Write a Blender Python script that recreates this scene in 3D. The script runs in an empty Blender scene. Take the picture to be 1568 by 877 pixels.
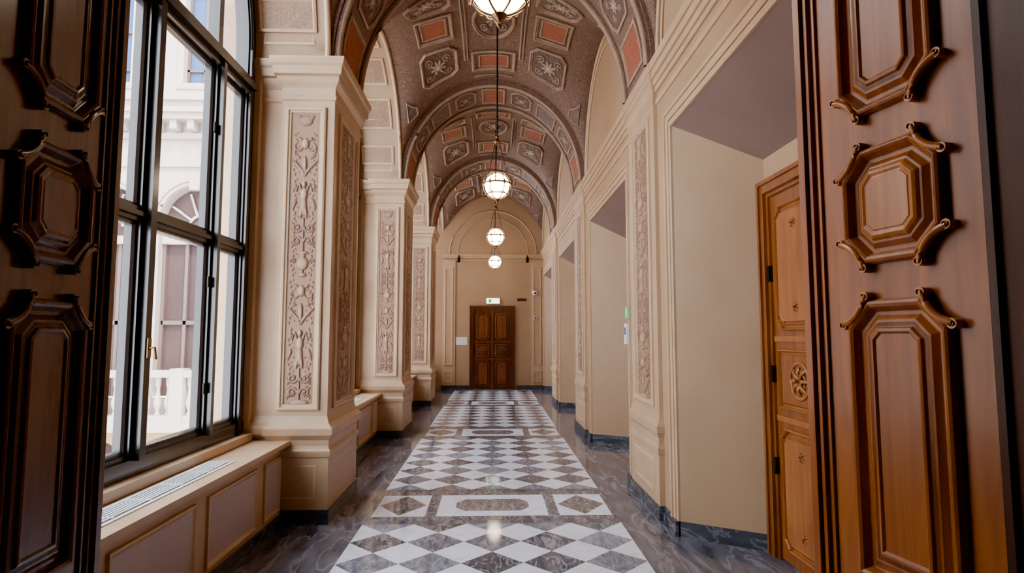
import bpy, math, random
import numpy as np
from mathutils import Vector
random.seed(4)
S=bpy.context.scene
P=4.15; ZS=4.1; RV=1.5; RA=1.43; YF=17.5; ES=1.12

# ---------------------------------------------------------------- materials
def nmat(name):
    m=bpy.data.materials.new(name); m.use_nodes=True
    nt=m.node_tree; b=nt.nodes["Principled BSDF"]
    return m,nt,b
def mat(name,c1,rough=.5,c2=None,scale=4,stretch=(1,1,1),detail=5,dist=0,ramp=(.35,.65),metal=0,bump=0,bscale=30,coat=0,spec=.5,rvar=0):
    m,nt,b=nmat(name); N=nt.nodes; L=nt.links
    b.inputs["Roughness"].default_value=rough; b.inputs["Metallic"].default_value=metal
    b.inputs["Coat Weight"].default_value=coat; b.inputs["Coat Roughness"].default_value=.12
    b.inputs["Specular IOR Level"].default_value=spec
    b.inputs["Base Color"].default_value=(*c1,1)
    tc=N.new("ShaderNodeTexCoord"); mp=N.new("ShaderNodeMapping"); mp.inputs["Scale"].default_value=stretch
    L.new(tc.outputs["Object"],mp.inputs["Vector"])
    if c2:
        n=N.new("ShaderNodeTexNoise"); n.inputs["Scale"].default_value=scale; n.inputs["Detail"].default_value=detail
        n.inputs["Distortion"].default_value=dist
        r=N.new("ShaderNodeValToRGB"); r.color_ramp.elements[0].position=ramp[0]; r.color_ramp.elements[1].position=ramp[1]
        r.color_ramp.elements[0].color=(*c1,1); r.color_ramp.elements[1].color=(*c2,1)
        L.new(mp.outputs[0],n.inputs["Vector"]); L.new(n.outputs["Fac"],r.inputs[0]); L.new(r.outputs[0],b.inputs["Base Color"])
    if bump:
        n2=N.new("ShaderNodeTexNoise"); n2.inputs["Scale"].default_value=bscale; n2.inputs["Detail"].default_value=6
        bp=N.new("ShaderNodeBump"); bp.inputs["Strength"].default_value=bump; bp.inputs["Distance"].default_value=.02
        L.new(mp.outputs[0],n2.inputs["Vector"]); L.new(n2.outputs["Fac"],bp.inputs["Height"]); L.new(bp.outputs[0],b.inputs["Normal"])
    return m
def veined(name,base,vein,rough,scale=1.6,stretch=(1,1,1),width=.03,attr=False,mottle=.5):
    m,nt,b=nmat(name); N=nt.nodes; L=nt.links
    b.inputs["Roughness"].default_value=rough
    tc=N.new("ShaderNodeTexCoord"); mp=N.new("ShaderNodeMapping"); mp.inputs["Scale"].default_value=stretch
    mp.inputs["Rotation"].default_value=(0,0,.5)
    L.new(tc.outputs["Object"],mp.inputs["Vector"])
    n=N.new("ShaderNodeTexNoise"); n.inputs["Scale"].default_value=scale; n.inputs["Detail"].default_value=8; n.inputs["Distortion"].default_value=1.2
    L.new(mp.outputs[0],n.inputs["Vector"])
    r=N.new("ShaderNodeValToRGB"); e=r.color_ramp.elements
    e[0].position=.5-width; e[0].color=(0,0,0,1); e[1].position=.5; e[1].color=(.7,.7,.7,1)
    e2=e.new(.5+width); e2.color=(0,0,0,1)
    L.new(n.outputs["Fac"],r.inputs[0])
    n2=N.new("ShaderNodeTexNoise"); n2.inputs["Scale"].default_value=scale*2.3; n2.inputs["Detail"].default_value=5
    L.new(mp.outputs[0],n2.inputs["Vector"])
    mr=N.new("ShaderNodeMapRange"); mr.inputs[1].default_value=.3; mr.inputs[2].default_value=.7
    mr.inputs[3].default_value=1-mottle*.6; mr.inputs[4].default_value=1+mottle*.6
    L.new(n2.outputs["Fac"],mr.inputs[0])
    vm=N.new("ShaderNodeVectorMath"); vm.operation="SCALE"
    if attr:
        a=N.new("ShaderNodeAttribute"); a.attribute_name="tcol"; L.new(a.outputs["Color"],vm.inputs[0])
    else: vm.inputs[0].default_value=base
    L.new(mr.outputs[0],vm.inputs["Scale"])
    mx=N.new("ShaderNodeMix"); mx.data_type="RGBA"; L.new(r.outputs[0],mx.inputs[0]); L.new(vm.outputs[0],mx.inputs[6]); mx.inputs[7].default_value=(*vein,1)
    L.new(mx.outputs[2],b.inputs["Base Color"])
    return m
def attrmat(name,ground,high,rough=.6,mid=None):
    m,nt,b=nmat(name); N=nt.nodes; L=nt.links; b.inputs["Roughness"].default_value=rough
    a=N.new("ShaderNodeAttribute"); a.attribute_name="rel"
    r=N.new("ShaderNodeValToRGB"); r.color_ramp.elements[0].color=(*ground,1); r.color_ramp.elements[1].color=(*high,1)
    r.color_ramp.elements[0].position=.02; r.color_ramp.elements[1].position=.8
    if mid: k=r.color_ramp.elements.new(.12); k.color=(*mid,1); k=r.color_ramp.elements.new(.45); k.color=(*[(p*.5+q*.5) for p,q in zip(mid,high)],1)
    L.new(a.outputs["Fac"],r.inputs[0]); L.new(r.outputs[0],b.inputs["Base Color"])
    return m
def emis(name,col,st):
    m,nt,b=nmat(name); b.inputs["Base Color"].default_value=(*col,1)
    b.inputs["Emission Color"].default_value=(*col,1); b.inputs["Emission Strength"].default_value=st
    return m
def filigree(name,base,line,line2,scale=7):
    m,nt,b=nmat(name); N=nt.nodes; L=nt.links; b.inputs["Roughness"].default_value=.7
    tc=N.new("ShaderNodeTexCoord")
    n=N.new("ShaderNodeTexNoise"); n.inputs["Scale"].default_value=scale; n.inputs["Detail"].default_value=1.5; n.inputs["Distortion"].default_value=2.2
    L.new(tc.outputs["Object"],n.inputs["Vector"])
    r=N.new("ShaderNodeValToRGB"); e=r.color_ramp.elements; e[0].position=0; e[0].color=(*base,1); e[1].position=.44; e[1].color=(*base,1)
    for p,c in ((.465,line),(.49,base),(.54,base),(.56,line2),(.585,base),(.64,line),(.67,base)):
        k=e.new(p); k.color=(*c,1)
    L.new(n.outputs["Fac"],r.inputs[0]); L.new(r.outputs[0],b.inputs["Base Color"])
    return m

M={}
M['plaster']=mat("plaster_beige",(.39,.245,.135),.5,(.43,.28,.16),1.5)
M['mauve_shade']=mat("plaster_mauve_shade",(.20,.125,.105),.6,(.23,.148,.125),1.5)  # recess soffit: its purplish shade is put into a darker plaster colour
M['plaster2']=mat("plaster_light",(.47,.315,.185),.5,(.52,.35,.205),2)
M['stone']=mat("pier_stone",(.43,.275,.16),.42,(.49,.32,.19),3,bump=.05)
M['trim']=mat("trim_cream",(.55,.375,.23),.42,(.49,.33,.195),5)
M['plinth']=veined("plinth_marble",(.05,.056,.07),(.2,.2,.22),.2,2,(1,1,3))
M['marble']=veined("floor_marble_dark",(.105,.105,.13),(.28,.28,.32),.08,1.3,(3.2,.8,1),.035,mottle=.9)
M['tilew']=veined("tile_white",(.80,.84,.95),(.55,.55,.6),.07,2.5,(1,1,1),.015,mottle=.12)
M['tileg']=veined("tile_grey",(.2,.2,.2),(.38,.40,.46),.07,4,(2.5,1,1),.04,attr=True,mottle=.8)
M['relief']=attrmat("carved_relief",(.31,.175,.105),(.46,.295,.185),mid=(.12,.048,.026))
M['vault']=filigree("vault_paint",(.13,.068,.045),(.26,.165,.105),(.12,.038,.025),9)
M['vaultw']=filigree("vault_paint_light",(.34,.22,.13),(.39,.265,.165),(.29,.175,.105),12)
M['fresco']=filigree("reveal_fresco",(.24,.145,.092),(.38,.25,.16),(.22,.075,.042),11)
M['vframe']=mat("vault_stucco_frame",(.27,.165,.105),.6,(.34,.22,.145),8)
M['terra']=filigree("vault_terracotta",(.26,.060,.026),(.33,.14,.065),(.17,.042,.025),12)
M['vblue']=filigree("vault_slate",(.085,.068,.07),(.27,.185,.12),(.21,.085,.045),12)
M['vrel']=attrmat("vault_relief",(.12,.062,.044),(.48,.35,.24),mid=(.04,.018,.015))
M['iron']=mat("window_frame_dark",(.012,.009,.008),.25,coat=.3)
M['brass']=mat("bronze",(.25,.16,.08),.35,metal=1)
M['darkmetal']=mat("dark_metal",(.03,.025,.02),.4,metal=.8)
M['panelw']=mat("cabinet_panel",(.42,.32,.295),.45,(.46,.355,.33),2)
M['grille']=mat("vent_grille",(.8,.87,.95),.35)
M['gdark']=mat("vent_dark",(.05,.05,.06),.5)
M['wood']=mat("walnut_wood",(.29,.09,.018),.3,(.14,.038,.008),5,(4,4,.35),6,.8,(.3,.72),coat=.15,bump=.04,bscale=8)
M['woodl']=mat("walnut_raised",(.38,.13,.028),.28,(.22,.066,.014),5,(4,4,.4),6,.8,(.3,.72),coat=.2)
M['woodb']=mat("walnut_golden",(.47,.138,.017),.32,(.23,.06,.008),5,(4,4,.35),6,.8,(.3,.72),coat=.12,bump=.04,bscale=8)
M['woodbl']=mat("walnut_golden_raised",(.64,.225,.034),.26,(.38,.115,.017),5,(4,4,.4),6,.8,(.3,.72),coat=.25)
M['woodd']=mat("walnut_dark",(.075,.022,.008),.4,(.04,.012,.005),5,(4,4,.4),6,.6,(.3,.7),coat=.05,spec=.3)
M['woodm']=mat("walnut_mid_and_shaded",(.12,.034,.009),.25,(.065,.018,.005),5,(4,4,.4),6,.6,(.3,.7),coat=.3)  # far door's own brown; on the left leaf, shade put into the colour
M['woodshl']=mat("walnut_shaded_raised",(.16,.05,.013),.22,(.09,.026,.007),5,(4,4,.4),6,.6,(.3,.7),coat=.4)
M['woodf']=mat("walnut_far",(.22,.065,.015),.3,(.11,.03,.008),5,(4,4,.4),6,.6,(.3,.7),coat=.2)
M['facade']=mat("facade_stucco",(.46,.385,.345),.8,(.50,.42,.38),1)
M['facadey']=mat("facade_ochre",(.45,.29,.12),.8)
M['fglass']=mat("facade_glass",(.050,.028,.026),.5,(.075,.046,.042),.6,spec=.2)
M['fglass_sky']=mat("facade_glass_sky",(.05,.09,.22),.4,spec=.2)  # reflected blue sky is painted into the glass colour
M['fframe']=mat("facade_frames",(.11,.075,.065),.5)
M['globe']=emis("lamp_globe_glass",(1,.82,.58),14)
M['white']=mat("white_plastic",(.8,.8,.8),.4)
M['green']=emis("exit_green",(.05,.5,.2),.5)
M['exit']=emis("exit_sign_face",(.85,1,.8),3)
M['ground']=mat("courtyard_paving",(.55,.5,.45),.8,(.62,.57,.5),2)

def glassmat():
    m=bpy.data.materials.new("window_glass"); m.use_nodes=True; nt=m.node_tree; nt.nodes.clear(); N=nt.nodes
    o=N.new("ShaderNodeOutputMaterial"); t=N.new("ShaderNodeBsdfTransparent"); g=N.new("ShaderNodeBsdfGlossy"); g.inputs["Roughness"].default_value=.01
    f=N.new("ShaderNodeFresnel"); f.inputs[0].default_value=1.3; x=N.new("ShaderNodeMixShader")
    nt.links.new(f.outputs[0],x.inputs[0]); nt.links.new(t.outputs[0],x.inputs[1]); nt.links.new(g.outputs[0],x.inputs[2]); nt.links.new(x.outputs[0],o.inputs[0])
    return m
M['glass']=glassmat()

# ---------------------------------------------------------------- mesh builder
def inset(poly,d):
    n=len(poly); out=[]
    for i in range(n):
        a=poly[i-1]; b=poly[i]; c=poly[(i+1)%n]
        e1=(b[0]-a[0],b[1]-a[1]); e2=(c[0]-b[0],c[1]-b[1])
        l1=math.hypot(*e1) or 1; l2=math.hypot(*e2) or 1
        n1=(-e1[1]/l1,e1[0]/l1); n2=(-e2[1]/l2,e2[0]/l2); k=d/max(.25,1+n1[0]*n2[0]+n1[1]*n2[1])
        out.append((b[0]+(n1[0]+n2[0])*k,b[1]+(n1[1]+n2[1])*k))
    return out
class MB:
    def __init__(s): s.v=[];s.f=[];s.m=[];s.sm=[];s.mats=[];s.rel={};s.tcol={}
    def mi(s,k):
        if k not in s.mats: s.mats.append(k)
        return s.mats.index(k)
    def add(s,vs,fs,k,smooth=False,tcol=None):
        o=len(s.v); i=s.mi(k); s.v+=[tuple(p) for p in vs]
        if tcol:
            for q in range(len(vs)): s.tcol[o+q]=tcol
        for f in fs: s.f.append(tuple(a+o for a in f)); s.m.append(i); s.sm.append(smooth)
        return o
    def box(s,x0,x1,y0,y1,z0,z1,k):
        vs=[(x,y,z) for x in(x0,x1) for y in(y0,y1) for z in(z0,z1)]
        s.add(vs,[(0,1,3,2),(4,6,7,5),(0,4,5,1),(2,3,7,6),(0,2,6,4),(1,5,7,3)],k)
    def mbox(s,fn,u0,u1,v0,v1,h0,h1,k):
        vs=[fn(x,y,z) for x in(u0,u1) for y in(v0,v1) for z in(h0,h1)]
        s.add(vs,[(0,1,3,2),(4,6,7,5),(0,4,5,1),(2,3,7,6),(0,2,6,4),(1,5,7,3)],k)
    def quad(s,a,b,c,d,k): s.add([a,b,c,d],[(0,1,2,3)],k)
    def loft(s,rings,k,close=True,cap=False,smooth=False):
        n=len(rings[0]); vs=[p for r in rings for p in r]; fs=[]
        for i in range(len(rings)-1):
            for j in range(n if close else n-1):
                j2=(j+1)%n; fs.append((i*n+j,i*n+j2,(i+1)*n+j2,(i+1)*n+j))
        if cap: fs.append(tuple(range((len(rings)-1)*n,len(rings)*n)))
        s.add(vs,fs,k,smooth)
    def panel(s,fn,poly,layers,k,kcap=None,cap=True):
        """layers: list of (inset,height)"""
        rings=[[fn(u,v,h) for u,v in inset(poly,d)] for d,h in layers]
        s.loft(rings,k)
        if cap: s.add(rings[-1],[tuple(range(len(poly)))],kcap or k)
    def subdiv_poly(s,poly,n):
        out=[]
        for i in range(len(poly)):
            a=poly[i]; b=poly[(i+1)%len(poly)]
            for t in range(n): out.append((a[0]+(b[0]-a[0])*t/n,a[1]+(b[1]-a[1])*t/n))
        return out
    def rects(s,x0,x1,y0,y1,prof,k,sc=1):
        rings=[[(x0-p*sc,y0-p*sc,z),(x1+p*sc,y0-p*sc,z),(x1+p*sc,y1+p*sc,z),(x0-p*sc,y1+p*sc,z)] for z,p in prof]
        s.loft(rings,k,cap=True)
    def lathe(s,c,prof,k,seg=16,smooth=True):
        rings=[[(c[0]+r*math.cos(2*math.pi*j/seg),c[1]+r*math.sin(2*math.pi*j/seg),c[2]+z) for j in range(seg)] for r,z in prof]
        s.loft(rings,k,smooth=smooth)
    def tube(s,pts,r,k,seg=8,closed=False):
        pts=[Vector(p) for p in pts]; n=len(pts); rings=[]
        for i,p in enumerate(pts):
            if closed: d=pts[(i+1)%n]-pts[i-1]
            else: d=pts[min(i+1,n-1)]-pts[max(i-1,0)]
            d.normalize(); a=Vector((0,0,1)) if abs(d.z)<.9 else Vector((1,0,0))
            q=d.cross(a).normalized(); w=d.cross(q)
            rings.append([tuple(p+q*r*math.cos(2*math.pi*j/seg)+w*r*math.sin(2*math.pi*j/seg)) for j in range(seg)])
        if closed: rings.append(rings[0])
        s.loft(rings,k,smooth=True)
    def grid(s,fn,Z,us,vs,k):
        nv,nu=Z.shape; o=len(s.v); i=s.mi(k); mx=Z.max() or 1
        for a in range(nv):
            for b in range(nu):
                s.rel[len(s.v)]=float(Z[a,b]/mx); s.v.append(tuple(fn(us[b],vs[a],Z[a,b])))
        for a in range(nv-1):
            for b in range(nu-1):
                q=o+a*nu+b; s.f.append((q,q+1,q+nu+1,q+nu)); s.m.append(i); s.sm.append(True)
    def obj(s,name,parent=None,loc=None,recalc=False,bevel=0):
        me=bpy.data.meshes.new(name); me.from_pydata(s.v,[],s.f)
        for k in s.mats: me.materials.append(M[k])
        me.polygons.foreach_set("material_index",s.m); me.polygons.foreach_set("use_smooth",s.sm)
        if s.rel:
            a=me.attributes.new("rel","FLOAT","POINT"); arr=np.zeros(len(s.v),dtype=np.float32)
            for i,x in s.rel.items(): arr[i]=x
            a.data.foreach_set("value",arr)
        if s.tcol:
            a=me.color_attributes.new("tcol","FLOAT_COLOR","POINT"); arr=np.ones((len(s.v),4),dtype=np.float32)*.2
            for i,x in s.tcol.items(): arr[i,:3]=x
            a.data.foreach_set("color",arr.ravel())
        if recalc:
            import bmesh
            b=bmesh.new(); b.from_mesh(me); bmesh.ops.recalc_face_normals(b,faces=b.faces); b.to_mesh(me); b.free()
        me.update(); o=bpy.data.objects.new(name,me); S.collection.objects.link(o)
        if bevel:
            bm=o.modifiers.new("bev","BEVEL"); bm.width=bevel; bm.segments=2; bm.limit_method="ANGLE"
        if parent: o.parent=parent
        if loc: o.location=loc
        return o
def inst(o,name,loc):
    n=bpy.data.objects.new(name,o.data); S.collection.objects.link(n); n.location=loc; return n

# ---------------------------------------------------------------- relief height fields
class Rel:
    def __init__(s,W,H,nu,nv,sym=True):
        s.W,s.H=W,H; s.us=np.linspace(-W/2,W/2,nu); s.vs=np.linspace(0,H,nv); s.U,s.V=np.meshgrid(s.us,s.vs); s.A=np.abs(s.U) if sym else s.U
        s.Z=np.zeros_like(s.U)
    def blob(s,cx,cy,rx,ry,ang=0,h=.012):
        m=max(rx,ry); i0=np.searchsorted(s.vs,cy-m); i1=np.searchsorted(s.vs,cy+m)
        if i1<=i0: return
        A=s.A[i0:i1]-cx; V=s.V[i0:i1]-cy; c,q=math.cos(ang),math.sin(ang)
        d=((A*c+V*q)/rx)**2+((-A*q+V*c)/ry)**2
        s.Z[i0:i1]=np.maximum(s.Z[i0:i1],h*np.sqrt(np.clip(1-d,0,1)))
    def stroke(s,pts,r0,r1,h=.01):
        n=len(pts)
        for i,(x,y) in enumerate(pts):
            r=r0+(r1-r0)*i/max(1,n-1); s.blob(x,y,r,r,0,h*(.6+.4*r/r0))
    def spiral(s,cx,cy,R,a0,turns,dirn=1,r=.012,h=.01):
        pts=[]
        n=int(26*turns)
        for i in range(n):
            t=i/n; a=a0+dirn*2*math.pi*turns*t; rr=R*(1-t*.85); pts.append((cx+rr*math.cos(a),cy+rr*math.sin(a)))
        s.stroke(pts,r,r*.45,h); s.blob(cx,cy,r*1.2,r*1.2,0,h*1.1)
def candelabra(W,H,seed):
    R=Rel(W,H,56,int(H/.006)); rnd=random.Random(seed); k=W/.25; y=.03; i=0
    R.blob(0,.02,.10*k,.03,0,.02)
    while y<H-.2:
        t=(i+seed)%5; i+=1
        y0=y
        if t==0:   # urn
            R.blob(0,y+.03,.045*k,.02,0,.018); R.blob(0,y+.06,.015*k,.03,0,.014); R.blob(0,y+.13,.06*k,.06,0,.024); R.blob(0,y+.20,.03*k,.03,0,.018); R.blob(0,y+.225,.055*k,.014,0,.02)
            R.spiral(.085*k,y+.15,.03*k,0,1.2,1,.008*k); y+=.25
        elif t==1: # scrolls
            R.stroke([(0,y+j*.008) for j in range(36)],.013*k,.010*k,.014)
            R.spiral(.058*k,y+.08,.045*k,math.pi,1.5,-1,.012*k,.014); R.spiral(.058*k,y+.2,.045*k,math.pi,1.5,1,.012*k,.014)
            for a in range(4): R.blob(.095*k,y+.05+a*.06,.022*k,.01,.7,.01)
            y+=.29
        elif t==2: # standing figure
            R.blob(0,y+.10,.03*k,.09,0,.02); R.blob(.022*k,y+.05,.014*k,.06,.12,.02); R.blob(0,y+.21,.034*k,.06,0,.026); R.blob(0,y+.30,.021*k,.028,0,.028)
            R.stroke([(.03*k+.045*k*j/10,y+.25+.05*math.sin(j/3.)) for j in range(11)],.011*k,.008*k,.016)
            R.blob(.095*k,y+.12,.018*k,.05,.3,.012); R.blob(.09*k,y+.28,.02*k,.025,0,.012); y+=.36
        elif t==3: # acanthus cup
            for a in range(5): R.blob(.018*k+.02*k*a,y+.05+.022*a,.013*k,.045,-.35-.15*a,.016-.001*a)
            R.blob(0,y+.12,.02*k,.08,0,.02); R.blob(.07*k,y+.19,.03*k,.012,.3,.012); y+=.23
        else:      # mask and swags
            R.blob(0,y+.08,.036*k,.05,0,.026); R.blob(.014*k,y+.095,.008*k,.006,0,.030); R.blob(.05*k,y+.12,.03*k,.014,.5,.015)
            R.stroke([(.02*k+.085*k*j/12,y+.05-.035*math.sin(math.pi*j/12)) for j in range(13)],.01*k,.01*k,.012)
            R.blob(.1*k,y+.02,.012*k,.04,0,.01); y+=.19
        yy=y0+.03
        while yy<y:
            R.blob((.098+.012*math.sin(yy*37))*k,yy,.010*k,.016,.5*math.sin(yy*50),.006); R.blob((.068+.015*math.sin(yy*61))*k,yy+.018,.007*k,.012,-.6,.005); yy+=.042
    R.blob(0,H-.08,.07*k,.05,0,.016); R.blob(.06*k,H-.05,.03*k,.02,.6,.012)
    return R
def acanthus(W,H,seed):
    R=Rel(W,H,44,44); rnd=random.Random(seed); 
    R.blob(0,H*.5,.16*W,.16*H,0,.02)
    for a in range(8):
        an=a*math.pi/4+.3; R.blob(.17*W*math.cos(an),H*.5+.17*H*math.sin(an),.09*W,.04*W,an,.024)
    for sx,sy in ((.28,.26),(.28,.74)):
        R.spiral(sx*W,sy*H,.13*W,rnd.random()*6,1.6,1 if sy<.5 else -1,.028*W,.022)
    for a in range(14):
        an=a*2*math.pi/14; R.blob(.42*W*math.cos(an),H*.5+.42*H*math.sin(an),.05*W,.02*W,an+.6,.016)
    R.blob(0,H*.5,.06*W,.06*W,0,.034)
    return R

# ================================================================ FLOOR
fl=MB()
fl.box(-2.6,2.6,-4,YF+.2,-.12,0,'marble')
def poly(pts,z,k,tcol=None): fl.add([(x,y,z) for x,y in pts],[tuple(range(len(pts)))],k,tcol=tcol)
D=.44
def gcol():
    g=random.choice([.08,.10,.14,.19,.25,.12]); return (g*.86,g*.95,g*1.22)
def clip(pts,y0,y1,x0=-1.1,x1=1.1):
    def cl(ps,ax,lim,sgn):
        out=[]
        for i in range(len(ps)):
            a=ps[i-1]; b=ps[i]; ia=sgn*(a[ax]-lim)<=1e-9; ib=sgn*(b[ax]-lim)<=1e-9
            if ia!=ib:
                t=(lim-a[ax])/(b[ax]-a[ax]); out.append((a[0]+(b[0]-a[0])*t,a[1]+(b[1]-a[1])*t))
            if ib: out.append(b)
        return out
    for ax,lim,s in ((0,x1,1),(0,x0,-1),(1,y1,1),(1,y0,-1)):
        pts=cl(pts,ax,lim,s)
        if len(pts)<3: return None
    return pts
for k in range(-1,4):
    y0=2.1+P*k; y1=5.15+P*k
    if k==3: y1=YF-.35
    dy=(y1-y0)/round((y1-y0)/D)
    nj=round((y1-y0)/D)
    for j in range(-1,2*nj+2):
        for i in range(-6,7):
            if (i+j)%2: continue
            cx=i*D/2; cy=y0+j*dy/2
            white=(j%2==1)
            q=clip([(cx-D/2,cy),(cx,cy-dy/2),(cx+D/2,cy),(cx,cy+dy/2)],y0,y1)
            if q: poly(q,.002,'tilew' if white else 'tileg',gcol())
for k in range(0,4):
    a=1.05+P*k; b=a+1; c=(a+b)/2
    R4=lambda x0,x1,y0,y1:[(x0,y0),(x1,y0),(x1,y1),(x0,y1)]
    poly(R4(-1.1,1.1,a+.05,b-.05),.001,'tileg',(.11,.11,.128))
    poly(R4(-.50,.50,a+.16,b-.16),.002,'tilew')
    poly([(-.34,c-.08),(-.26,c-.19),(.26,c-.19),(.34,c-.08),(.34,c+.08),(.26,c+.19),(-.26,c+.19),(-.34,c+.08)],.003,'tileg',(.17,.155,.155))
    for s in(-1,1):
        x0,x1=(.6,1.07) if s>0 else(-1.07,-.6)
        poly(R4(x0,x1,a+.16,b-.16),.002,'tilew'); m=(x0+x1)/2
        poly([(m-.22,c),(m,c-.31),(m+.22,c),(m,c+.31)],.003,'tileg',(.14,.125,.12))
poly([(-1.1,YF-.33),(1.1,YF-.33),(1.1,YF-.03),(-1.1,YF-.03)],.001,'tileg',(.2,.18,.17))
fl.obj("floor")

# ================================================================ LEFT PIERS
PR=[(0,.04),(.12,.04)]
DADO=[(.12,.025),(.55,.025),(.56,.035),(.59,.042),(.61,.045),(.63,.03),(.65,.024),(.70,.024),(.72,.038),(.745,.058),(.80,.062),(.815,.045),(.84,.022),(.87,.01),(.90,0)]
CAP=[(3.70,0),(3.71,.012),(3.74,.014),(3.75,.004),(3.82,.004),(3.84,.015),(3.87,.035),(3.90,.043),(3.92,.04),(3.93,.065),(4.0,.072),(4.02,.085),(4.06,.095),(4.08,.095),(4.09,.0),(ZS,0)]
R1=candelabra(.225,2.60,1); R2=candelabra(.44,2.60,3)
FR=[(0,0),(0,.018),(.012,.026),(.028,.026),(.034,.014),(.05,.014),(.055,.002)]
def panel_frame(mb,fn,u0,u1,v0,v1,k='trim',n=1,cap=False):
    mb.panel(fn,mb.subdiv_poly([(u0,v0),(u1,v0),(u1,v1),(u0,v1)],n),FR,k,cap=cap)
def relief(mb,fn,R,uc,v0,k='relief'):
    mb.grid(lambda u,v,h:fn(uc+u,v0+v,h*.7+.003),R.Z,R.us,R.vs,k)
pm=MB()
pm.rects(-1.90,-RA,0,1.0,PR,'plinth'); pm.rects(-1.90,-RA,0,1.0,DADO+CAP,'stone')
pm.rects(-2.14,-1.88,.06,.94,PR,'plinth'); pm.rects(-2.14,-1.88,.06,.94,DADO+CAP,'stone')
pm.box(-2.5,-2.1,0.0,1.0,0,ZS,'stone')
fc=lambda u,v,h:(u,0-h,v)
ff=lambda u,v,h:(-RA+h,u,v)
fb=lambda u,v,h:(u,1.0+h,v)
for fn in (fc,fb):
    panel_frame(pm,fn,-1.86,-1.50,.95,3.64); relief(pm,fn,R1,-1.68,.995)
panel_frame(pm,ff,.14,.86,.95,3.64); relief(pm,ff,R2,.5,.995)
panel_frame(pm,ff,.14,.86,.2,.5)
panel_frame(pm,fc,-1.84,-1.5,.2,.5)
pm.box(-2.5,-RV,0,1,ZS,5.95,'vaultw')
pm.panel(fc,[(-2.08,4.22),(-1.62,4.22),(-1.62,4.38),(-1.68,4.4),(-1.74,4.5),(-1.85,4.54),(-1.96,4.5),(-2.02,4.4),(-2.08,4.38)],[(0,0),(0,.012),(.02,.018),(.03,.004)],'trim',cap=False)
pier=pm.obj("stone_pier",loc=(0,1.05+P,0))
for k in (2,3): inst(pier,"stone_pier",(0,1.05+P*k,0))
p0=inst(pier,"stone_pier",(0,1.05,0)); 

# ================================================================ RIGHT WALL
rw=MB()
OP=[(2.3+P*k,4.77+P*k) for k in range(4)]
OP[3]=(OP[3][0],17.2)
ys=[1.25]
for a,b in OP: ys+= [a,b]
ys.append(YF)
for i in range(0,len(ys),2):
    rw.quad((RV,ys[i],0),(RV,ys[i+1],0),(RV,ys[i+1],6),(RV,ys[i],6),'plaster')
bb=MB()
def strip(mb,p,q,z0,z1,t,k):
    dx,dy=q[0]-p[0],q[1]-p[1]; l=math.hypot(dx,dy); nx,ny=-dy/l*t,dx/l*t
    a=[p,q,(q[0]+nx,q[1]+ny),(p[0]+nx,p[1]+ny)]
    mb.add([(x,y,z0) for x,y in a]+[(x,y,z1) for x,y in a],[(0,1,2,3),(4,5,6,7),(0,1,5,4),(1,2,6,5),(2,3,7,6),(3,0,4,7)],k)
tr=MB()
HX=2.1
for (a,b) in OP:
    ai,bi=a+.35,b-.35; zt,zi=3.35,2.96
    rw.quad((RV,a,zt),(RV,b,zt),(RV,b,6),(RV,a,6),'plaster')
    rw.quad((RV,b,0),(HX,bi,0),(HX,bi,zi),(RV,b,zt),'plaster')
    rw.quad((RV,a,0),(HX,ai,0),(HX,ai,zi),(RV,a,zt),'plaster')
    rw.quad((RV,a,zt),(RV,b,zt),(HX,bi,zi),(HX,ai,zi),'mauve_shade')
    rw.quad((HX,ai,0),(HX,bi,0),(HX,bi,zi),(HX,ai,zi),'plaster')
    strip(bb,(RV,b),(HX,bi),0,.12,-.015,'plinth'); strip(bb,(RV,a),(HX,ai),0,.12,.015,'plinth')
    f=lambda u,v,h:(RV-h,u,v)
    for d0,d1,h in ((0,.05,.018),(.05,.06,.008),(.06,.12,.022),(.12,.15,.036),(.15,.165,.025)):
        tr.mbox(f,a-d1,a-d0,.12,zt+d1,0,h,'trim'); tr.mbox(f,b+d0,b+d1,.12,zt+d1,0,h,'trim')
        tr.mbox(f,a-d0,b+d0,zt+d0,zt+d1,0,h-.001,'trim')
    tr.mbox(f,a-.18,a,0,.12,0,.045,'plinth'); tr.mbox(f,b,b+.18,0,.12,0,.045,'plinth')
for i in range(0,len(ys),2):
    strip(bb,(RV,ys[i]),(RV,ys[i+1]),0,.12,.02,'plinth')
for z0,z1,h in ((3.70,3.75,.014),(3.82,3.87,.02),(3.87,3.93,.038),(3.93,4.0,.06),(4.0,4.08,.08)):
    tr.box(RV-h,RV,1.25,YF,z0,z1,'trim')
LHW=1.5; LHH=1.52
for k in range(4):
    c=3.625+P*k
    for rr,r in ((.985,.022),(.90,.014)):
        pts=[(RV-.012,c+LHW*rr*math.cos(t),ZS+LHH*rr*math.sin(t)) for t in np.linspace(0,math.pi,40)]
        tr.tube(pts,r,'trim',6)
rw.obj("wall_right"); bb.obj("baseboard_right"); tr.obj("trim_1",recalc=True)
pr=MB(); RP=1.465
pr.rects(RP,RP+.3,0,1,PR,'plinth',.6); pr.rects(RP,RP+.3,0,1,DADO+CAP,'stone',.55)
fr=lambda u,v,h:(RP-h,u,v)
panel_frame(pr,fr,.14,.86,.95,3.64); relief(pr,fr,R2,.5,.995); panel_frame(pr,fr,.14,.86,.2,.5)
pr.box(RA,RP+.02,.1,.9,4.06,ZS+.02,'stone')
pil=pr.obj("trim_pilaster",loc=(0,1.05+P,0))
for k in (2,3): inst(pil,"trim_pilaster",(0,1.05+P*k,0))

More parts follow.
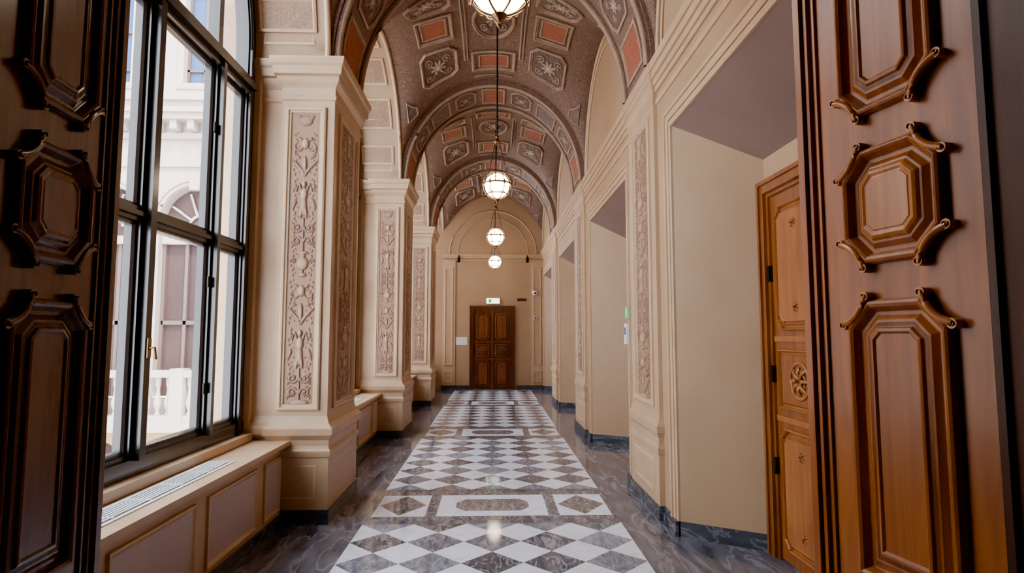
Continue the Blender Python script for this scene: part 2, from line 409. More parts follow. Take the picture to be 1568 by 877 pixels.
# ================================================================ doors
def notch(u0,u1,v0,v1,c,top=True,bot=True):
    p=[]
    if bot: p+=[(u0,v0+c),(u0+c*.35,v0+c),(u0+c,v0+c*.35),(u0+c,v0),(u1-c,v0),(u1-c,v0+c*.35),(u1-c*.35,v0+c),(u1,v0+c)]
    else: p+=[(u0,v0),(u1,v0)]
    if top: p+=[(u1,v1-c),(u1-c*.35,v1-c),(u1-c,v1-c*.35),(u1-c,v1),(u0+c,v1),(u0+c,v1-c*.35),(u0+c*.35,v1-c),(u0,v1-c)]
    else: p+=[(u1,v1),(u0,v1)]
    return p
LW=[(0,0),(0,.010),(.005,.021),(.013,.025),(.021,.020),(.027,.009),(.032,.001),(.042,.001),(.056,.012),(.062,.013)]
LS=[(0,0),(0,.010),(.005,.018),(.012,.02),(.018,.014),(.022,.003),(.03,.003),(.045,.012)]
def rosette(mb,fn,uc,vc,r,k):
    for R,t in ((r,.12*r),(r*.55,.1*r)):
        mb.tube([fn(uc+R*math.cos(a),vc+R*math.sin(a),.012) for a in np.linspace(0,2*math.pi,20)[:-1]],t,k,6,True)
    for a in range(8):
        an=a*math.pi/4
        mb.tube([fn(uc+q*r*math.cos(an),vc+q*r*math.sin(an),.01+.012*math.sin(math.pi*(q-.1)/.75)) for q in (.12,.3,.5,.7,.85)],.11*r,k,6)
    mb.tube([fn(uc,vc,0),fn(uc,vc,.02),fn(uc,vc,.03)],.12*r,k,8)
def double_door(mb,fn,W,H,wd='wood',wl_='woodl'):
    fw=.13
    for d0,d1,h in ((0,.03,.07),(.03,.085,.055),(.085,.1,.065),(.1,fw,.04)):
        mb.mbox(fn,-W/2+d0,-W/2+d1,0,H-d0,0,h,wd); mb.mbox(fn,W/2-d1,W/2-d0,0,H-d0,0,h,wd); mb.mbox(fn,-W/2+d1,W/2-d1,H-d1,H-d0,0,h,wd)
    iw=W/2-fw; ih=H-fw
    for s in(-1,1):
        a,b=(0.004,iw) if s>0 else(-iw,-.004)
        mb.mbox(fn,a,b,.01,ih,0,.02,wd); u0,u1=a+.08,b-.08
        g=lambda u,v,h:fn(u,v,h*1.6+.02)
        cc=min(.06,(u1-u0)*.2)
        for v0,v1 in ((.10,.36*ih),(.62*ih,ih-.10)):
            mb.panel(g,notch(u0,u1,v0,v1,cc),LS,wl_,wd)
            mb.panel(g,inset(notch(u0,u1,v0,v1,cc),.06),[(0,.012),(.004,.02),(.012,.018)],wl_,wl_)
            for vv in (v0+.16,v1-.16): rosette(mb,g,(u0+u1)/2,vv,.05,wl_)
        mb.panel(g,[(u0,.41*ih),(u1,.41*ih),(u1,.57*ih),(u0,.57*ih)],LS,wl_,wd)
        rosette(mb,g,(u0+u1)/2,.49*ih,min(.12,(u1-u0)*.3),wl_)
        mb.mbox(fn,a+.02,b-.02,.375*ih,.39*ih,0,.035,wl_); mb.mbox(fn,a+.02,b-.02,.59*ih,.605*ih,0,.035,wl_)
        for v in (.25,.5,.78):
            ue=b+.008 if s>0 else a-.008
            mb.mbox(fn,ue-.012,ue+.012,v*ih-.06,v*ih+.06,.02,.05,'darkmetal')
    mb.mbox(fn,-.02,.02,.01,ih,.02,.045,wl_)
    for s in(-1,1):
        mb.tube([fn(s*.05,1.05,.02),fn(s*.05,1.05,.07),fn(s*.13,1.05,.075)],.009,'brass')
n=0
for (a,b) in OP:
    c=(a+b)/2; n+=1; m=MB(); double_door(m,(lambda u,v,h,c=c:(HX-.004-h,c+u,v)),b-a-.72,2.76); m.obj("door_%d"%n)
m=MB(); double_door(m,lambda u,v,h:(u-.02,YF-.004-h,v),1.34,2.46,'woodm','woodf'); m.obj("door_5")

def leaf(name,cx,cy,phi,t0,t1,H,side,wd,wr):
    d=(math.sin(phi),math.cos(phi)); nrm=(-d[1]*side,d[0]*side); T=.05
    m=MB()
    F=lambda u,v,h:(cx+d[0]*u+nrm[0]*h,cy+d[1]*u+nrm[1]*h,v)
    B=lambda u,v,h:F(u,v,-T-h)
    m.mbox(F,t0,t1,.01,H,-T,0,wd)
    pans=[('u',.95,1.695),('o',1.79,2.11),('l',2.205,H-.75),('r',H-.68,H-.15),('r',.18,.86)]
    for fn in (F,B):
        for kind,v0,v1 in pans:
            w=.153; u0,u1=-w,w; cs=[]; q=.072
            if kind=='o':
                pl=[(-w,v0+q),(-w+q,v0),(w-q,v0),(w,v0+q),(w,v1-q),(w-q,v1),(-w+q,v1),(-w,v1-q)]
                cs=[(0,1),(2,3),(4,5),(6,7)]
            elif kind=='u': pl=[(u0,v0),(u1,v0),(u1,v1-q),(u1-q,v1),(u0+q,v1),(u0,v1-q)]; cs=[(2,3),(4,5)]
            elif kind=='l': pl=[(u0+q,v0),(u1-q,v0),(u1,v0+q),(u1,v1),(u0,v1),(u0,v0+q)]; cs=[(1,2),(5,0)]
            else: pl=[(u0,v0),(u1,v0),(u1,v1),(u0,v1)]
            m.panel(fn,pl,LW,wd,wr if kind=='o' else wd)
            if kind=='o': m.panel(fn,inset(pl,.060),[(0,.011),(.008,.02),(.016,.024),(.026,.02),(.03,.022)],wr)
            else: m.panel(fn,inset(pl,.062),[(0,.013),(.012,.013),(.016,.02),(.024,.022),(.03,.016)],wd)
            for i,j in cs:
                A=pl[i]; Bp=pl[j]; mx,my=(A[0]+Bp[0])/2,(A[1]+Bp[1])/2
                dx,dy=(Bp[0]-A[0]),(Bp[1]-A[1]); L=math.hypot(dx,dy); dx/=L;dy/=L; nx,ny=dy,-dx
                pts=[]
                for t in np.linspace(-.5,.5,9):
                    o_=.010-.016*(1-4*t*t)
                    pts.append(fn(mx+dx*L*1.05*t+nx*o_,my+dy*L*1.05*t+ny*o_,.020+.004*(1-4*t*t)))
                m.tube(pts,.010,wr,8)
                for t in(-.5,.5):
                    ex,ey=mx+dx*L*t*1.08+nx*.009,my+dy*L*t*1.08+ny*.009
                    m.tube([fn(ex,ey,0),fn(ex,ey,.026)],.0125,wr,12); m.tube([fn(ex,ey,.026),fn(ex,ey,.030)],.007,wr,10)
                    m.add([fn(ex+.0125*math.cos(a),ey+.0125*math.sin(a),.026) for a in np.linspace(0,2*math.pi,13)[:-1]],[tuple(range(12))],wr)
        for d0,d1,h in ((.0,.028,.022),(.034,.048,.012),(.066,.076,.008)):
            m.mbox(fn,t1-d1,t1-d0,.01,H,0,h,wd)
        m.mbox(fn,t0,t0+.02,.01,H,0,.01,'woodd')
    m.mbox(F,t1-.001,t1+.002,1.0,1.2,-.04,-.01,'brass')
    return m.obj(name,bevel=.0015)
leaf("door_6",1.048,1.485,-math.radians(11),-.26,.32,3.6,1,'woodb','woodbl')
leaf("door_7",-1.197,1.61,math.radians(-4),-.30,.28,3.6,-1,'woodm','woodshl')  # same wood as the right leaf, coloured darker to stand in for weaker light

# ================================================================ near wall + anteroom
nw=MB()
for s in(-1,1):
    x0,x1=(1.16,2.6) if s>0 else(-2.6,-1.24)
    nw.box(x0,x1,.9,1.22,0,6,'plaster')
nw.box(-2.6,2.6,.9,1.22,3.7,6,'plaster'); nw.obj("wall_near")
jm=MB(); jm.box(1.10,1.16,.86,1.24,0,3.66,'woodd'); jm.box(-1.24,-1.18,.86,1.24,0,3.66,'woodd'); jm.box(-1.24,1.16,.86,1.24,3.62,3.7,'woodd')
jm.box(1.10,1.26,.84,.9,0,3.8,'woodd'); jm.box(-1.34,-1.18,.84,.9,0,3.8,'woodd'); jm.obj("trim_2",bevel=.004)
ar=MB(); ar.box(-2.7,-2.6,-4.1,.9,0,4.7,'plaster'); ar.box(2.6,2.7,-4.1,.9,0,4.7,'plaster'); ar.box(-2.7,2.7,-4.1,-4,0,4.7,'plaster'); ar.obj("wall_anteroom")
ac=MB(); ac.box(-2.7,2.7,-4.1,1.0,4.6,4.7,'plaster'); ac.obj("ceiling_anteroom")

# ================================================================ far wall
fw=MB(); fw.box(-2.6,2.6,YF,YF+.2,0,6,'plaster')
fw.obj("wall_far")
ft=MB()
for z0,z1,h in ((3.80,3.84,.02),(3.88,3.93,.04),(3.93,4.0,.06)): ft.box(-1.5,1.5,YF-h,YF,z0,z1,'plaster2')
for rr,r in ((1.30,.025),(1.05,.014)):
    ft.tube([(rr*math.cos(t),YF-.006,4.02+rr*math.sin(t)) for t in np.linspace(0,math.pi,40)],r,'plaster2',6)
for s in(-1,1):
    x0,x1=sorted((s*1.12,s*1.5)); ft.box(x0,x1,YF-.04,YF,.12,3.80,'plaster2'); 
    panel_frame(ft,lambda u,v,h:(u,YF-.04-h,v),x0+.06,x1-.06,.7,3.6); panel_frame(ft,lambda u,v,h:(u,YF-.04-h,v),x0+.06,x1-.06,.2,.55)
    x0,x1=sorted((s*.7,s*1.5)); ft.box(x0,x1,YF-.06,YF,0,.12,'plinth')
ft.obj("trim_3",recalc=True)
m=MB(); m.box(-.2,.2,YF-.07,YF,2.52,2.69,'white'); m.box(-.19,.19,YF-.075,YF-.07,2.53,2.68,'exit'); m.box(-.13,-.05,YF-.077,YF-.075,2.56,2.65,'green'); m.obj("exit_sign")
m=MB(); m.box(-1.10,-.76,YF-.012,YF,1.30,1.53,'white'); m.obj("wall_notice",bevel=.003)
m=MB(); m.box(.72,1.0,YF-.015,YF,2.6,2.68,'woodd'); m.obj("wall_plaque",bevel=.003)
m=MB(); m.lathe((1.24,YF-.12,2.85),[(.0,-.085),(.04,-.075),(.075,-.03),(.08,0),(.08,.05),(.0,.055)],'white',20); m.lathe((1.24,YF-.185,2.83),[(0,-.03),(.03,-.02),(.035,0),(.02,.03),(0,.035)],'iron',12); m.box(1.22,1.26,YF-.1,YF,2.86,2.9,'white'); m.obj("security_camera")
m=MB(); m.box(1.22,1.3,YF-.1,YF-.04,2.05,2.14,'white'); m.box(1.235,1.285,YF-.106,YF-.1,2.07,2.12,'gdark'); m.obj("motion_sensor",bevel=.004)
for i,x in enumerate((-1.02,1.02)):
    m=MB(); m.tube([(x,YF-.05,3.96),(x,YF-.14,3.9),(x,YF-.14,3.86)],.02,'darkmetal'); m.tube([(x,YF-.13,3.88),(x,YF-.2,3.76)],.045,'darkmetal',12); m.obj("spotlight")
m=MB(); m.box(RV-.05,RV-.036,6.30,6.42,1.78,1.90,'green'); m.box(RV-.051,RV-.05,6.33,6.37,1.81,1.87,'white'); m.obj("emergency_sign")
m=MB(); m.box(RV-.065,RV-.036,6.31,6.41,1.50,1.72,'white'); m.box(RV-.067,RV-.065,6.33,6.39,1.6,1.68,'gdark'); m.obj("call_panel",bevel=.003)

# ================================================================ VAULT
vt=MB()
HW=1.575; LH=1.55; PW=5.5
def zy(y): return LH*math.sqrt(max(0,1-(y/HW)**2))
def zx(x): return ES*math.sqrt(max(0,RV*RV-x*x))
def zc(x,y): return (zx(x)**PW+zy(y)**PW)**(1/PW)
ts=np.linspace(-math.pi/2,math.pi/2,61); xs=[-2.3,-2.0,-1.7]+[RV*math.sin(t) for t in ts]
yl=[HW*math.sin(t) for t in np.linspace(-math.pi/2,math.pi/2,61)]
PF=[(0,0),(0,.02),(.015,.032),(.03,.032),(.04,.015),(.055,.012),(.06,.002)]
PT=[(0,0),(0,.012),(.012,.018),(.024,.018),(.03,.002)]
def oc(w,h,q): return [(-w,-h+q),(-w+q,-h),(w-q,-h),(w,-h+q),(w,h-q),(w-q,h),(-w+q,h),(-w,h-q)]
def rc(w,h): return [(-w,-h),(w,-h),(w,h),(-w,h)]
for k in range(4):
    c=3.625+P*k; vs=[];fs=[];fs2=[]
    for x in xs:
        for y in yl: vs.append((x,c+y,ZS+zc(x,y)))
    nY=len(yl)
    for i in range(len(xs)-1):
        for j in range(nY-1):
            q=i*nY+j; xm=(xs[i]+xs[i+1])/2
            (fs2 if xm<-RV else fs).append((q,q+nY,q+nY+1,q+1))
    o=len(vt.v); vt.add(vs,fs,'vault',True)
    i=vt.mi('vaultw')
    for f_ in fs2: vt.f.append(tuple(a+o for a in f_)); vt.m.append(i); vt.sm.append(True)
    def sm_(x0,y0):
        t0=math.asin(x0/RV); s0=math.asin(y0/HW)
        def fn(u,v,h):
            x=RV*math.sin(t0+u/1.6); y=HW*math.sin(max(-1.55,min(1.55,s0+v/HW))); e=1e-3
            gx=(zc(x+e,y)-zc(x-e,y))/(2*e) if abs(x)<1.49 else -math.copysign(3,x); gy=(zc(x,y+e)-zc(x,y-e))/(2*e) if abs(y)<1.56 else -math.copysign(3,y)
            n=Vector((gx,gy,-1)).normalized(); hh=h+.006
            return (x+n.x*hh,c+y+n.y*hh,ZS+zc(x,y)+n.z*hh)
        return fn
    sp=lambda p,n_=4: vt.subdiv_poly(p,n_)
    for sy in(-1,1):
        for st in(-1,1):
            fn=sm_(st*.84,sy*.84); vt.panel(fn,sp(oc(.36,.39,.13),3),PF,'vframe',cap=False)
            Rr=acanthus(.62,.68,k*2+sy); 
            msk=(np.abs(Rr.U)/.31+np.abs(Rr.V-.34)/.34); Rr.Z[msk>1.5]=0
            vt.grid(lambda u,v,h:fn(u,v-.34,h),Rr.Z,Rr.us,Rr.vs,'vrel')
            fn=sm_(st*1.27,sy*1.3); vt.panel(fn,sp([(-.12*st,-.05*sy),(.2*st,-.28*sy),(.2*st,.12*sy),(-.12*st,.2*sy)][::(1 if st*sy>0 else -1)],3),PT,'vframe','vblue')
        fn=sm_(0,sy*.98); vt.panel(fn,sp(rc(.37,.3)),PF,'vframe',cap=False)
        vt.panel(fn,sp(rc(.25,.19),3),[(0,0),(0,.015),(.02,.02),(.03,.004)],'vframe','terra')
        fn=sm_(0,sy*1.38); vt.panel(fn,sp(rc(.34,.05)),PT,'vframe','vblue')
    for st in(-1,1):
        fn=sm_(st*.84,0); vt.panel(fn,sp(rc(.33,.33)),PF,'vframe',cap=False)
        vt.panel(fn,sp(rc(.23,.23),3),[(0,0),(0,.015),(.02,.02),(.03,.004)],'vframe','terra')
        fn=sm_(st*.42,sy*0); vt.panel(fn,sp(rc(.04,.95),8),PT,'vframe','vblue')
    fn=sm_(0,0)
    vt.panel(fn,[(.33*math.cos(a),.46*math.sin(a)) for a in np.linspace(0,2*math.pi,41)[:-1]],PF,'vframe',cap=False)
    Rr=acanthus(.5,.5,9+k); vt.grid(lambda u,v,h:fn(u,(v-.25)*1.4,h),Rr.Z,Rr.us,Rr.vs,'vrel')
    vt.tube([(-RV,c+y*.99,ZS+zy(y)*.99) for y in yl],.028,'trim',6)
    for tdeg in (14,38,64,90,116,142,166):
        t0=math.radians(tdeg)
        def em(u,v,h,t0=t0):
            t=t0+u/1.56; return (-1.86+v,c-(HW-h-.004)*math.cos(t),ZS+(LH-h-.004)*math.sin(t))
        w=.24 if tdeg not in(14,166) else .15
        vt.panel(em,vt.subdiv_poly([(-w,-.26),(w,-.26),(w,.26),(-w,.26)],3),[(0,0),(0,.012),(.02,.02),(.035,.004)],'trim','fresco')
        if tdeg in(38,90,142): vt.panel(em,vt.subdiv_poly([(-.1,-.12),(.1,-.12),(.1,.12),(-.1,.12)],2),[(0,0),(0,.010),(.015,.014),(.02,.006)],'trim','terra')
for k in range(4):
    a=1.05+P*k; b=a+1
    if k==0: a=1.22
    R=RA; aa=np.linspace(-math.pi/2,math.pi/2,61)
    prof=[(a,1.7),(a,R+.03),(a+.02,R+.03),(a+.02,R),(a+.10,R),(a+.10,R+.015),(b-.10,R+.015),(b-.10,R),(b-.02,R),(b-.02,R+.03),(b,R+.03),(b,1.7)]
    rings=[[(r*math.sin(t),y,ZS+ES*r*math.cos(t)) for y,r in prof] for t in aa]
    vt.loft(rings,'vault',close=False)
    for y in (a+.05,b-.05): vt.tube([((R-.004)*math.sin(t),y,ZS+ES*(R-.004)*math.cos(t)) for t in aa],.03,'vframe',6)
    for q in range(-4,5):
        t0=q*math.radians(19.5)
        fn=lambda u,v,h:((R+.012-h)*math.sin(t0+u/R),(a+b)/2+v,ZS+ES*(R+.012-h)*math.cos(t0+u/R))
        if q%2==0:
            vt.panel(fn,vt.subdiv_poly([(-.2,-.3),(.2,-.3),(.2,.3),(-.2,.3)],3),[(0,0),(0,.014),(.015,.022),(.03,.016),(.036,.002)],'vframe','terra' if q%4==0 else 'vblue')
        else:
            vt.panel(fn,vt.subdiv_poly(oc(.19,.3,.1),2),[(0,0),(0,.014),(.015,.022),(.03,.016),(.036,.002)],'vframe',cap=False)
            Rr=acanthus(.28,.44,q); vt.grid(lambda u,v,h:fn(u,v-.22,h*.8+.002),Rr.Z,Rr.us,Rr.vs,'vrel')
vt.obj("ceiling")

# ================================================================ WINDOWS
def window(c,name):
    m=MB(); X=-2.2
    f=lambda u,v,h:(X+h,c+u,v)
    zb=.75; ZT=3.70; ZL=2.29
    for s in(-1,1):
        u0,u1=sorted((s*1.42,s*1.575)); m.mbox(f,u0,u1,zb,ZS,-.06,.05,'iron')
        u0,u1=sorted((s*1.44,s*1.49)); m.mbox(f,u0,u1,zb,ZS,.05,.075,'iron')
    m.mbox(f,-1.575,1.575,zb,zb+.11,-.06,.06,'iron'); m.mbox(f,-1.5,1.5,zb+.11,zb+.14,-.04,.04,'iron')
    PC=.06; posts=(-.88,PC,.93)
    for i,u in enumerate(posts):
        w=.070 if i==1 else .05
        m.mbox(f,u-w,u+w,zb+.1,ZT+.08,-.05,.05,'iron'); m.mbox(f,u-w*.45,u+w*.45,zb+.1,ZT+.08,.05,.09,'iron')
    m.mbox(f,-1.5,1.5,ZT,ZT+.16,-.06,.07,'iron'); m.mbox(f,-1.5,1.5,ZT+.05,ZT+.11,.07,.10,'iron')
    m.mbox(f,-1.45,1.45,ZL,ZL+.09,-.05,.045,'iron'); m.mbox(f,-1.45,1.45,ZL+.03,ZL+.06,.045,.065,'iron')
    ed=[-1.42]+[q for u,w in zip(posts,(.05,.07,.05)) for q in(u-w,u+w)]+[1.42]
    for i in range(0,8,2):
        for v0,v1 in ((zb+.14,ZL),(ZL+.09,ZT)):
            m.panel(f,[(ed[i],v0),(ed[i+1],v0),(ed[i+1],v1),(ed[i],v1)],[(0,-.03),(0,.03),(.018,.03),(.025,.012),(.025,-.03)],'iron',cap=False)
    tt=np.linspace(0,math.pi,41)
    def el(a,b,h): return [f(a*math.cos(t),ZS+b*math.sin(t),h) for t in tt]
    m.loft([el(1.6,1.58,-.06),el(1.6,1.58,.05),el(1.42,1.4,.05),el(1.42,1.4,-.06)],'iron',close=False)
    m.tube(el(1.46,1.44,.06),.02,'iron',6)
    for u in posts: 
        m.mbox(f,u-.035,u+.035,ZT+.12,ZS+1.45*math.sqrt(1-(u/1.5)**2),-.04,.04,'iron')
    m.tube([f(PC,1.52,.09),f(PC,1.52,.13),f(PC,1.45,.14)],.01,'brass'); m.mbox(f,PC-.02,PC+.02,1.46,1.58,.085,.1,'brass')
    for s in(0,2):
        for v in(1.2,2.0,3.2): m.tube([f(posts[s]-.06,v-.04,.05),f(posts[s]-.06,v+.04,.05)],.012,'darkmetal')
    m.quad(f(-1.45,zb+.1,0),f(1.45,zb+.1,0),f(1.45,ZT+.05,0),f(-1.45,ZT+.05,0),'glass')
    m.add([f(1.45*math.cos(t),ZS+1.43*math.sin(t),0) for t in tt]+[f(-1.45,ZT+.1,0),f(1.45,ZT+.1,0)],[tuple(range(43))],'glass')
    m.obj(name)
wl=MB()
for k in range(4):
    c=3.625+P*k; window(c,"window_%d"%(k+1))
    a,b=c-HW,min(c+HW,YF-.005)
    wl.box(-2.5,-2.14,a,b,-.6,.75,'plaster')
    wl.box(-2.139,-2.06,a,b,.70,.76,'trim')
    m=MB(); XF=-1.80
    a+=.005; b-=.005
    m.box(-2.135,XF,a,b,.0,.64,'stone'); m.box(XF,XF+.025,a,b,0,.09,'plinth')
    f=lambda u,v,h:(XF+h,u,v)
    m.box(-2.135,XF+.04,a,b,.64,.66,'trim'); m.box(-2.135,XF+.065,a,b,.66,.695,'trim')
    for u0,u1 in ((-1.47,-.87),(-.73,.08),(.24,1.02),(1.16,1.5)):
        pl=[(c+u0,.13),(min(c+u1,b),.13),(min(c+u1,b),.58),(c+u0,.58)]
        m.panel(f,pl,[(0,0),(0,.018),(.012,.02),(.022,.008),(.035,.004)],'trim','panelw')
    g0,g1=c-.95,c+.72
    m.box(-2.03,-1.84,g0,g1,.695,.701,'grille'); m.box(-2.005,-1.865,g0+.03,g1-.03,.701,.703,'gdark')
    for i in range(6): x=-1.992+i*.0236; m.box(x-.0065,x+.0065,g0+.03,g1-.03,.703,.708,'grille')
    for i in range(6): y=g0+.02+i*(g1-g0-.05)/5; m.box(-2.01,-1.86,y,y+.012,.703,.709,'grille')
    m.obj("radiator_cabinet")
wl.obj("wall_left")

# ================================================================ LANTERNS
def lantern(loc,top):
    e=bpy.data.objects.new("pendant_lantern",None); S.collection.objects.link(e); e.location=loc
    g=MB(); R=.165
    g.lathe((0,0,0),[(max(.001,R*math.sin(t)),-R*math.cos(t)) for t in np.linspace(0,math.pi,20)],'globe',28); g.obj("globe",parent=e)
    m=MB(); R=.19
    circ=lambda r,z,n=32:[(r*math.cos(a),r*math.sin(a),z) for a in np.linspace(0,2*math.pi,n+1)[:-1]]
    m.tube(circ(R*.98,.02),.011,'brass',8,True); m.tube(circ(R*.75,-.12),.006,'brass',6,True); m.tube(circ(R*.55,.165),.01,'brass',8,True)
    for q in range(6):
        a=q*math.pi/3; m.tube([(R*math.sin(t)*math.cos(a),R*math.sin(t)*math.sin(a),-R*math.cos(t)) for t in np.linspace(.15,math.pi*.82,14)],.006,'brass',6)
        m.lathe((R*math.cos(a),R*math.sin(a),.02),[(0,-.03),(.014,-.018),(.018,0),(.012,.02),(0,.035)],'brass',8)
        for s in(-1,1):
            m.tube([(R*.86*math.cos(a+s*t*.25),R*.86*math.sin(a+s*t*.25),-.09-.03*math.sin(t*3)) for t in np.linspace(0,1,6)],.005,'brass',5)
    m.lathe((0,0,-.2),[(.0,-.06),(.012,-.05),(.018,-.035),(.008,-.02),(.03,-.005),(.045,.01),(.03,.025)],'brass',12)
    for q in range(3):
        a=q*2*math.pi/3+.4; p0=Vector((R*math.cos(a),R*math.sin(a),.03)); p1=Vector((.03*math.cos(a),.03*math.sin(a),.60))
        nn=26
        for i in range(nn):
            u=p0.lerp(p1,i/nn); w=p0.lerp(p1,(i+.8)/nn); m.tube([u,w],.0055 if i%2 else .008,'darkmetal',5)
    m.lathe((0,0,.60),[(.001,-.06),(.012,-.05),(.03,-.02),(.055,-.005),(.05,.01),(.025,.03),(.02,.06),(.03,.075),(.012,.09),(.012,.12)],'brass',14)
    h=top-loc[2]
    m.tube([(0,0,.7),(0,0,h-.05)],.011,'darkmetal',8)
    for z in (.78,.95,(h+.7)/2): m.lathe((0,0,z),[(.011,-.02),(.022,0),(.011,.02)],'darkmetal',8)
    m.lathe((0,0,h-.09),[(.012,0),(.05,.03),(.08,.07),(.085,.1)],'brass',16)
    m.obj("cage",parent=e)
TOP=ZS+zc(0,0)
lantern((.03,3.0,3.48),ZS+zc(0,.62))
for y in (3.625+P,3.625+2*P,3.625+3*P): lantern((.05,y,3.60),TOP)

# ================================================================ COURTYARD BUILDING
Y=14.6
fa=MB()
fq=lambda u,v,h:(u,Y-h,v)
def archbay(mb,fn,x0,x1,z0,z1,cx,r,zb,zs,dep,k):
    mb.quad(fn(x0,z0,0),fn(cx-r,z0,0),fn(cx-r,z1,0),fn(x0,z1,0),k); mb.quad(fn(cx+r,z0,0),fn(x1,z0,0),fn(x1,z1,0),fn(cx+r,z1,0),k)
    if zb>z0: mb.quad(fn(cx-r,z0,0),fn(cx+r,z0,0),fn(cx+r,zb,0),fn(cx-r,zb,0),k)
    tt=np.linspace(math.pi,0,25); A=[(cx+r*math.cos(t),zs+r*math.sin(t)) for t in tt]
    for i in range(24):
        a,b=A[i],A[i+1]; mb.quad(fn(*a,0),fn(*b,0),fn(b[0],z1,0),fn(a[0],z1,0),k)
    O=[(cx-r,zb)]+A+[(cx+r,zb)]
    mb.loft([[fn(*p,0) for p in O],[fn(*p,-dep) for p in O]],k,close=False)
SP=2.2
cs=[-7.35-SP*i for i in range(4)]
for cx in cs:
    x0,x1=cx-SP/2,cx+SP/2
    archbay(fa,fq,x0,x1,-.6,6.5,cx,.88,.1,4.4,.35,'facade')
    for rr,w in ((.93,.045),(1.03,.03)):
        fa.tube([fq(cx+rr*math.cos(t),4.4+rr*math.sin(t),.02) for t in np.linspace(0,math.pi,26)],w,'facade',6)
    fa.box(cx-.12,cx+.12,Y-.16,Y,5.15,5.55,'facade')
    fa.box(cx-.88,cx+.88,Y+.30,Y+.33,.1,5.3,'fglass')
    for u in(-.84,-.28,.28,.84): fa.box(cx+u-.04,cx+u+.04,Y+.2,Y+.3,.1,3.9,'fframe')
    for z in(1.9,): fa.box(cx-.85,cx+.85,Y+.2,Y+.3,z-.05,z+.05,'fframe')
    fa.box(cx-.87,cx+.87,Y+.12,Y+.3,3.85,4.05,'facade'); 
    for t in np.linspace(0,math.pi,6)[1:-1]:
        fa.tube([(cx+.25*math.cos(t),Y+.25,4.3+.25*math.sin(t)),(cx+.87*math.cos(t),Y+.25,4.3+.87*math.sin(t))],.035,'facade',5)
    fa.tube([(cx+.28*math.cos(t),Y+.25,4.3+.28*math.sin(t)) for t in np.linspace(0,math.pi,14)],.04,'facade',5)
    fa.box(x0-.12,x0+.12,Y-.1,Y,.1,4.3,'facade'); fa.box(x0-.2,x0+.2,Y-.16,Y,4.2,4.4,'facade')
    fa.quad(fq(x0,7.9,0),fq(cx-.45,7.9,0),fq(cx-.45,14,0),fq(x0,14,0),'facade'); fa.quad(fq(cx+.45,7.9,0),fq(x1,7.9,0),fq(x1,14,0),fq(cx+.45,14,0),'facade')
    fa.quad(fq(cx-.45,10.6,0),fq(cx+.45,10.6,0),fq(cx+.45,14,0),fq(cx-.45,14,0),'facade')
    fa.box(cx-.45,cx+.45,Y+.2,Y+.23,7.9,10.6,'fglass_sky')
    for u in(-.42,0,.42): fa.box(cx+u-.035,cx+u+.035,Y+.14,Y+.2,7.9,10.6,'fframe')
    for z in (8.3,9.3): fa.box(cx-.45,cx+.45,Y+.14,Y+.2,z-.03,z+.03,'fframe')
    fa.panel(fq,[(cx-.45,7.9),(cx+.45,7.9),(cx+.45,10.6),(cx-.45,10.6)],[(-.15,0),(-.15,.06),(-.02,.08),(0,.06),(0,-.2)],'facade',cap=False)
fa.box(-6.25,-2.5,Y,Y+.3,-6,14,'facade')
xl=cs[-1]-SP/2
fa.box(xl,-6.25,Y-.02,Y+.3,6.5,7.9,'facade')
fa.box(xl-4,xl,Y,Y+.3,-6,14,'facade')
for z0,z1,h in ((6.45,6.6,.12),(6.85,7.0,.42),(7.0,7.12,.5),(7.45,7.6,.12),(5.75,5.85,.08)): fa.box(xl,-2.5,Y-h,Y,z0,z1,'facade')
x=xl
while x<-2.6: fa.box(x,x+.16,Y-.36,Y,6.62,6.85,'facade'); x+=.42
fa.rects(-6.45,-5.95,Y-.45,Y,[(.1,.08),(.35,.08),(.38,.04),(.5,.03),(.55,0),(7.3,0),(7.35,.05),(7.5,.06),(7.55,.1),(7.7,.12)],'facade')
fa.box(-6.6,-5.8,Y-.6,Y,-.6,.1,'facade')
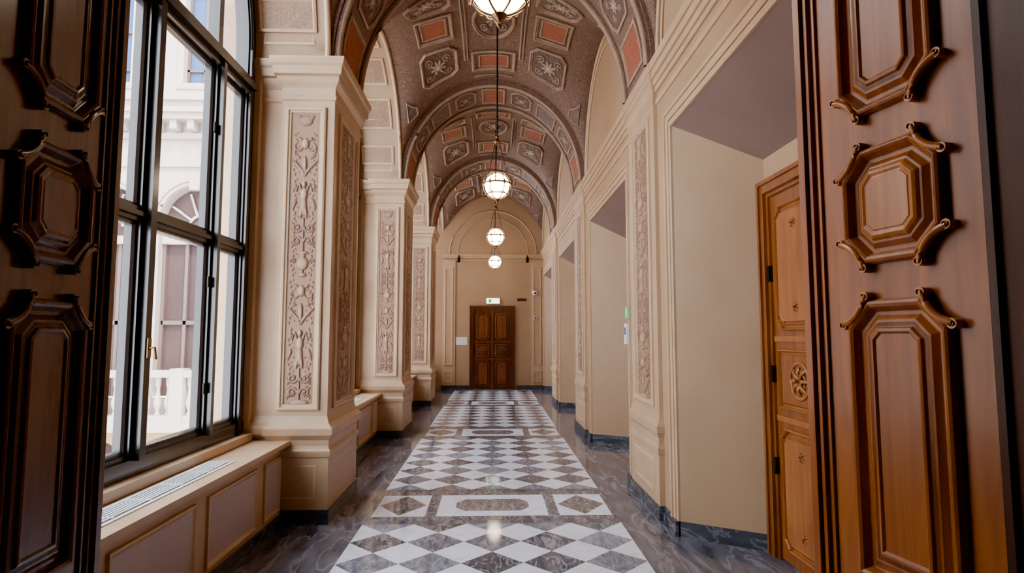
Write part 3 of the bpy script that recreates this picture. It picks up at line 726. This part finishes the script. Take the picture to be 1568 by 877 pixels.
fa.box(xl,-2.5,Y-.75,Y,-.62,-.38,'facade')
for cx in cs: archbay(fa,fq,cx-SP/2,cx+SP/2,-6,-.6,cx,.85,-6,-1.75,.5,'facadey'); fa.box(cx-.9,cx+.9,Y+.5,Y+.55,-6,-.6,'fglass')
fa.box(xl-.4,xl,2,Y,-6,14,'facade')
fa.obj("courtyard_building")
bl=MB()
bl.box(xl,-5.8,Y-.72,Y-.42,.62,.78,'facade'); bl.box(xl,-5.8,Y-.7,Y-.44,-.38,-.25,'facade')
x=xl+.1
BP=[(.06,0),(.06,.05),(.035,.08),(.05,.14),(.085,.24),(.085,.32),(.05,.45),(.035,.58),(.045,.66),(.06,.7),(.06,.87)]
i=0
while x<-5.9:
    if i%8==0: bl.box(x-.15,x+.15,Y-.74,Y-.4,-.38,.82,'facade')
    else: bl.lathe((x,Y-.57,-.25),BP,'facade',8)
    x+=.24; i+=1
bl.obj("balustrade")
gr=MB(); gr.box(-16,-2.5,-12,Y,-6.1,-6,'ground'); gr.obj("courtyard_ground")

# ================================================================ LIGHT
w=bpy.data.worlds.new("sky"); S.world=w; w.use_nodes=True
bg=w.node_tree.nodes["Background"]; bg.inputs[0].default_value=(.84,.90,1,1); bg.inputs[1].default_value=11
sd=bpy.data.lights.new("sun","SUN"); sd.energy=8; sd.angle=.02; sd.color=(1,.90,.80)
so=bpy.data.objects.new("sun",sd); S.collection.objects.link(so)
so.rotation_euler=Vector((-.5,.6,-.9)).to_track_quat('-Z','Y').to_euler()

# ================================================================ CAMERA
cd=bpy.data.cameras.new("camera"); co=bpy.data.objects.new("camera",cd); S.collection.objects.link(co)
cd.sensor_width=36; cd.lens=36*900/1568; cd.clip_start=.05
co.location=(0,0,1.6)
co.rotation_euler=(math.radians(90+4.70),0,-math.radians(1.85))
S.camera=co
S.view_settings.view_transform='AgX'; S.view_settings.look='AgX - Punchy'; S.view_settings.exposure=1.1
print("verts",sum(len(o.data.vertices) for o in S.objects if o.type=='MESH'))
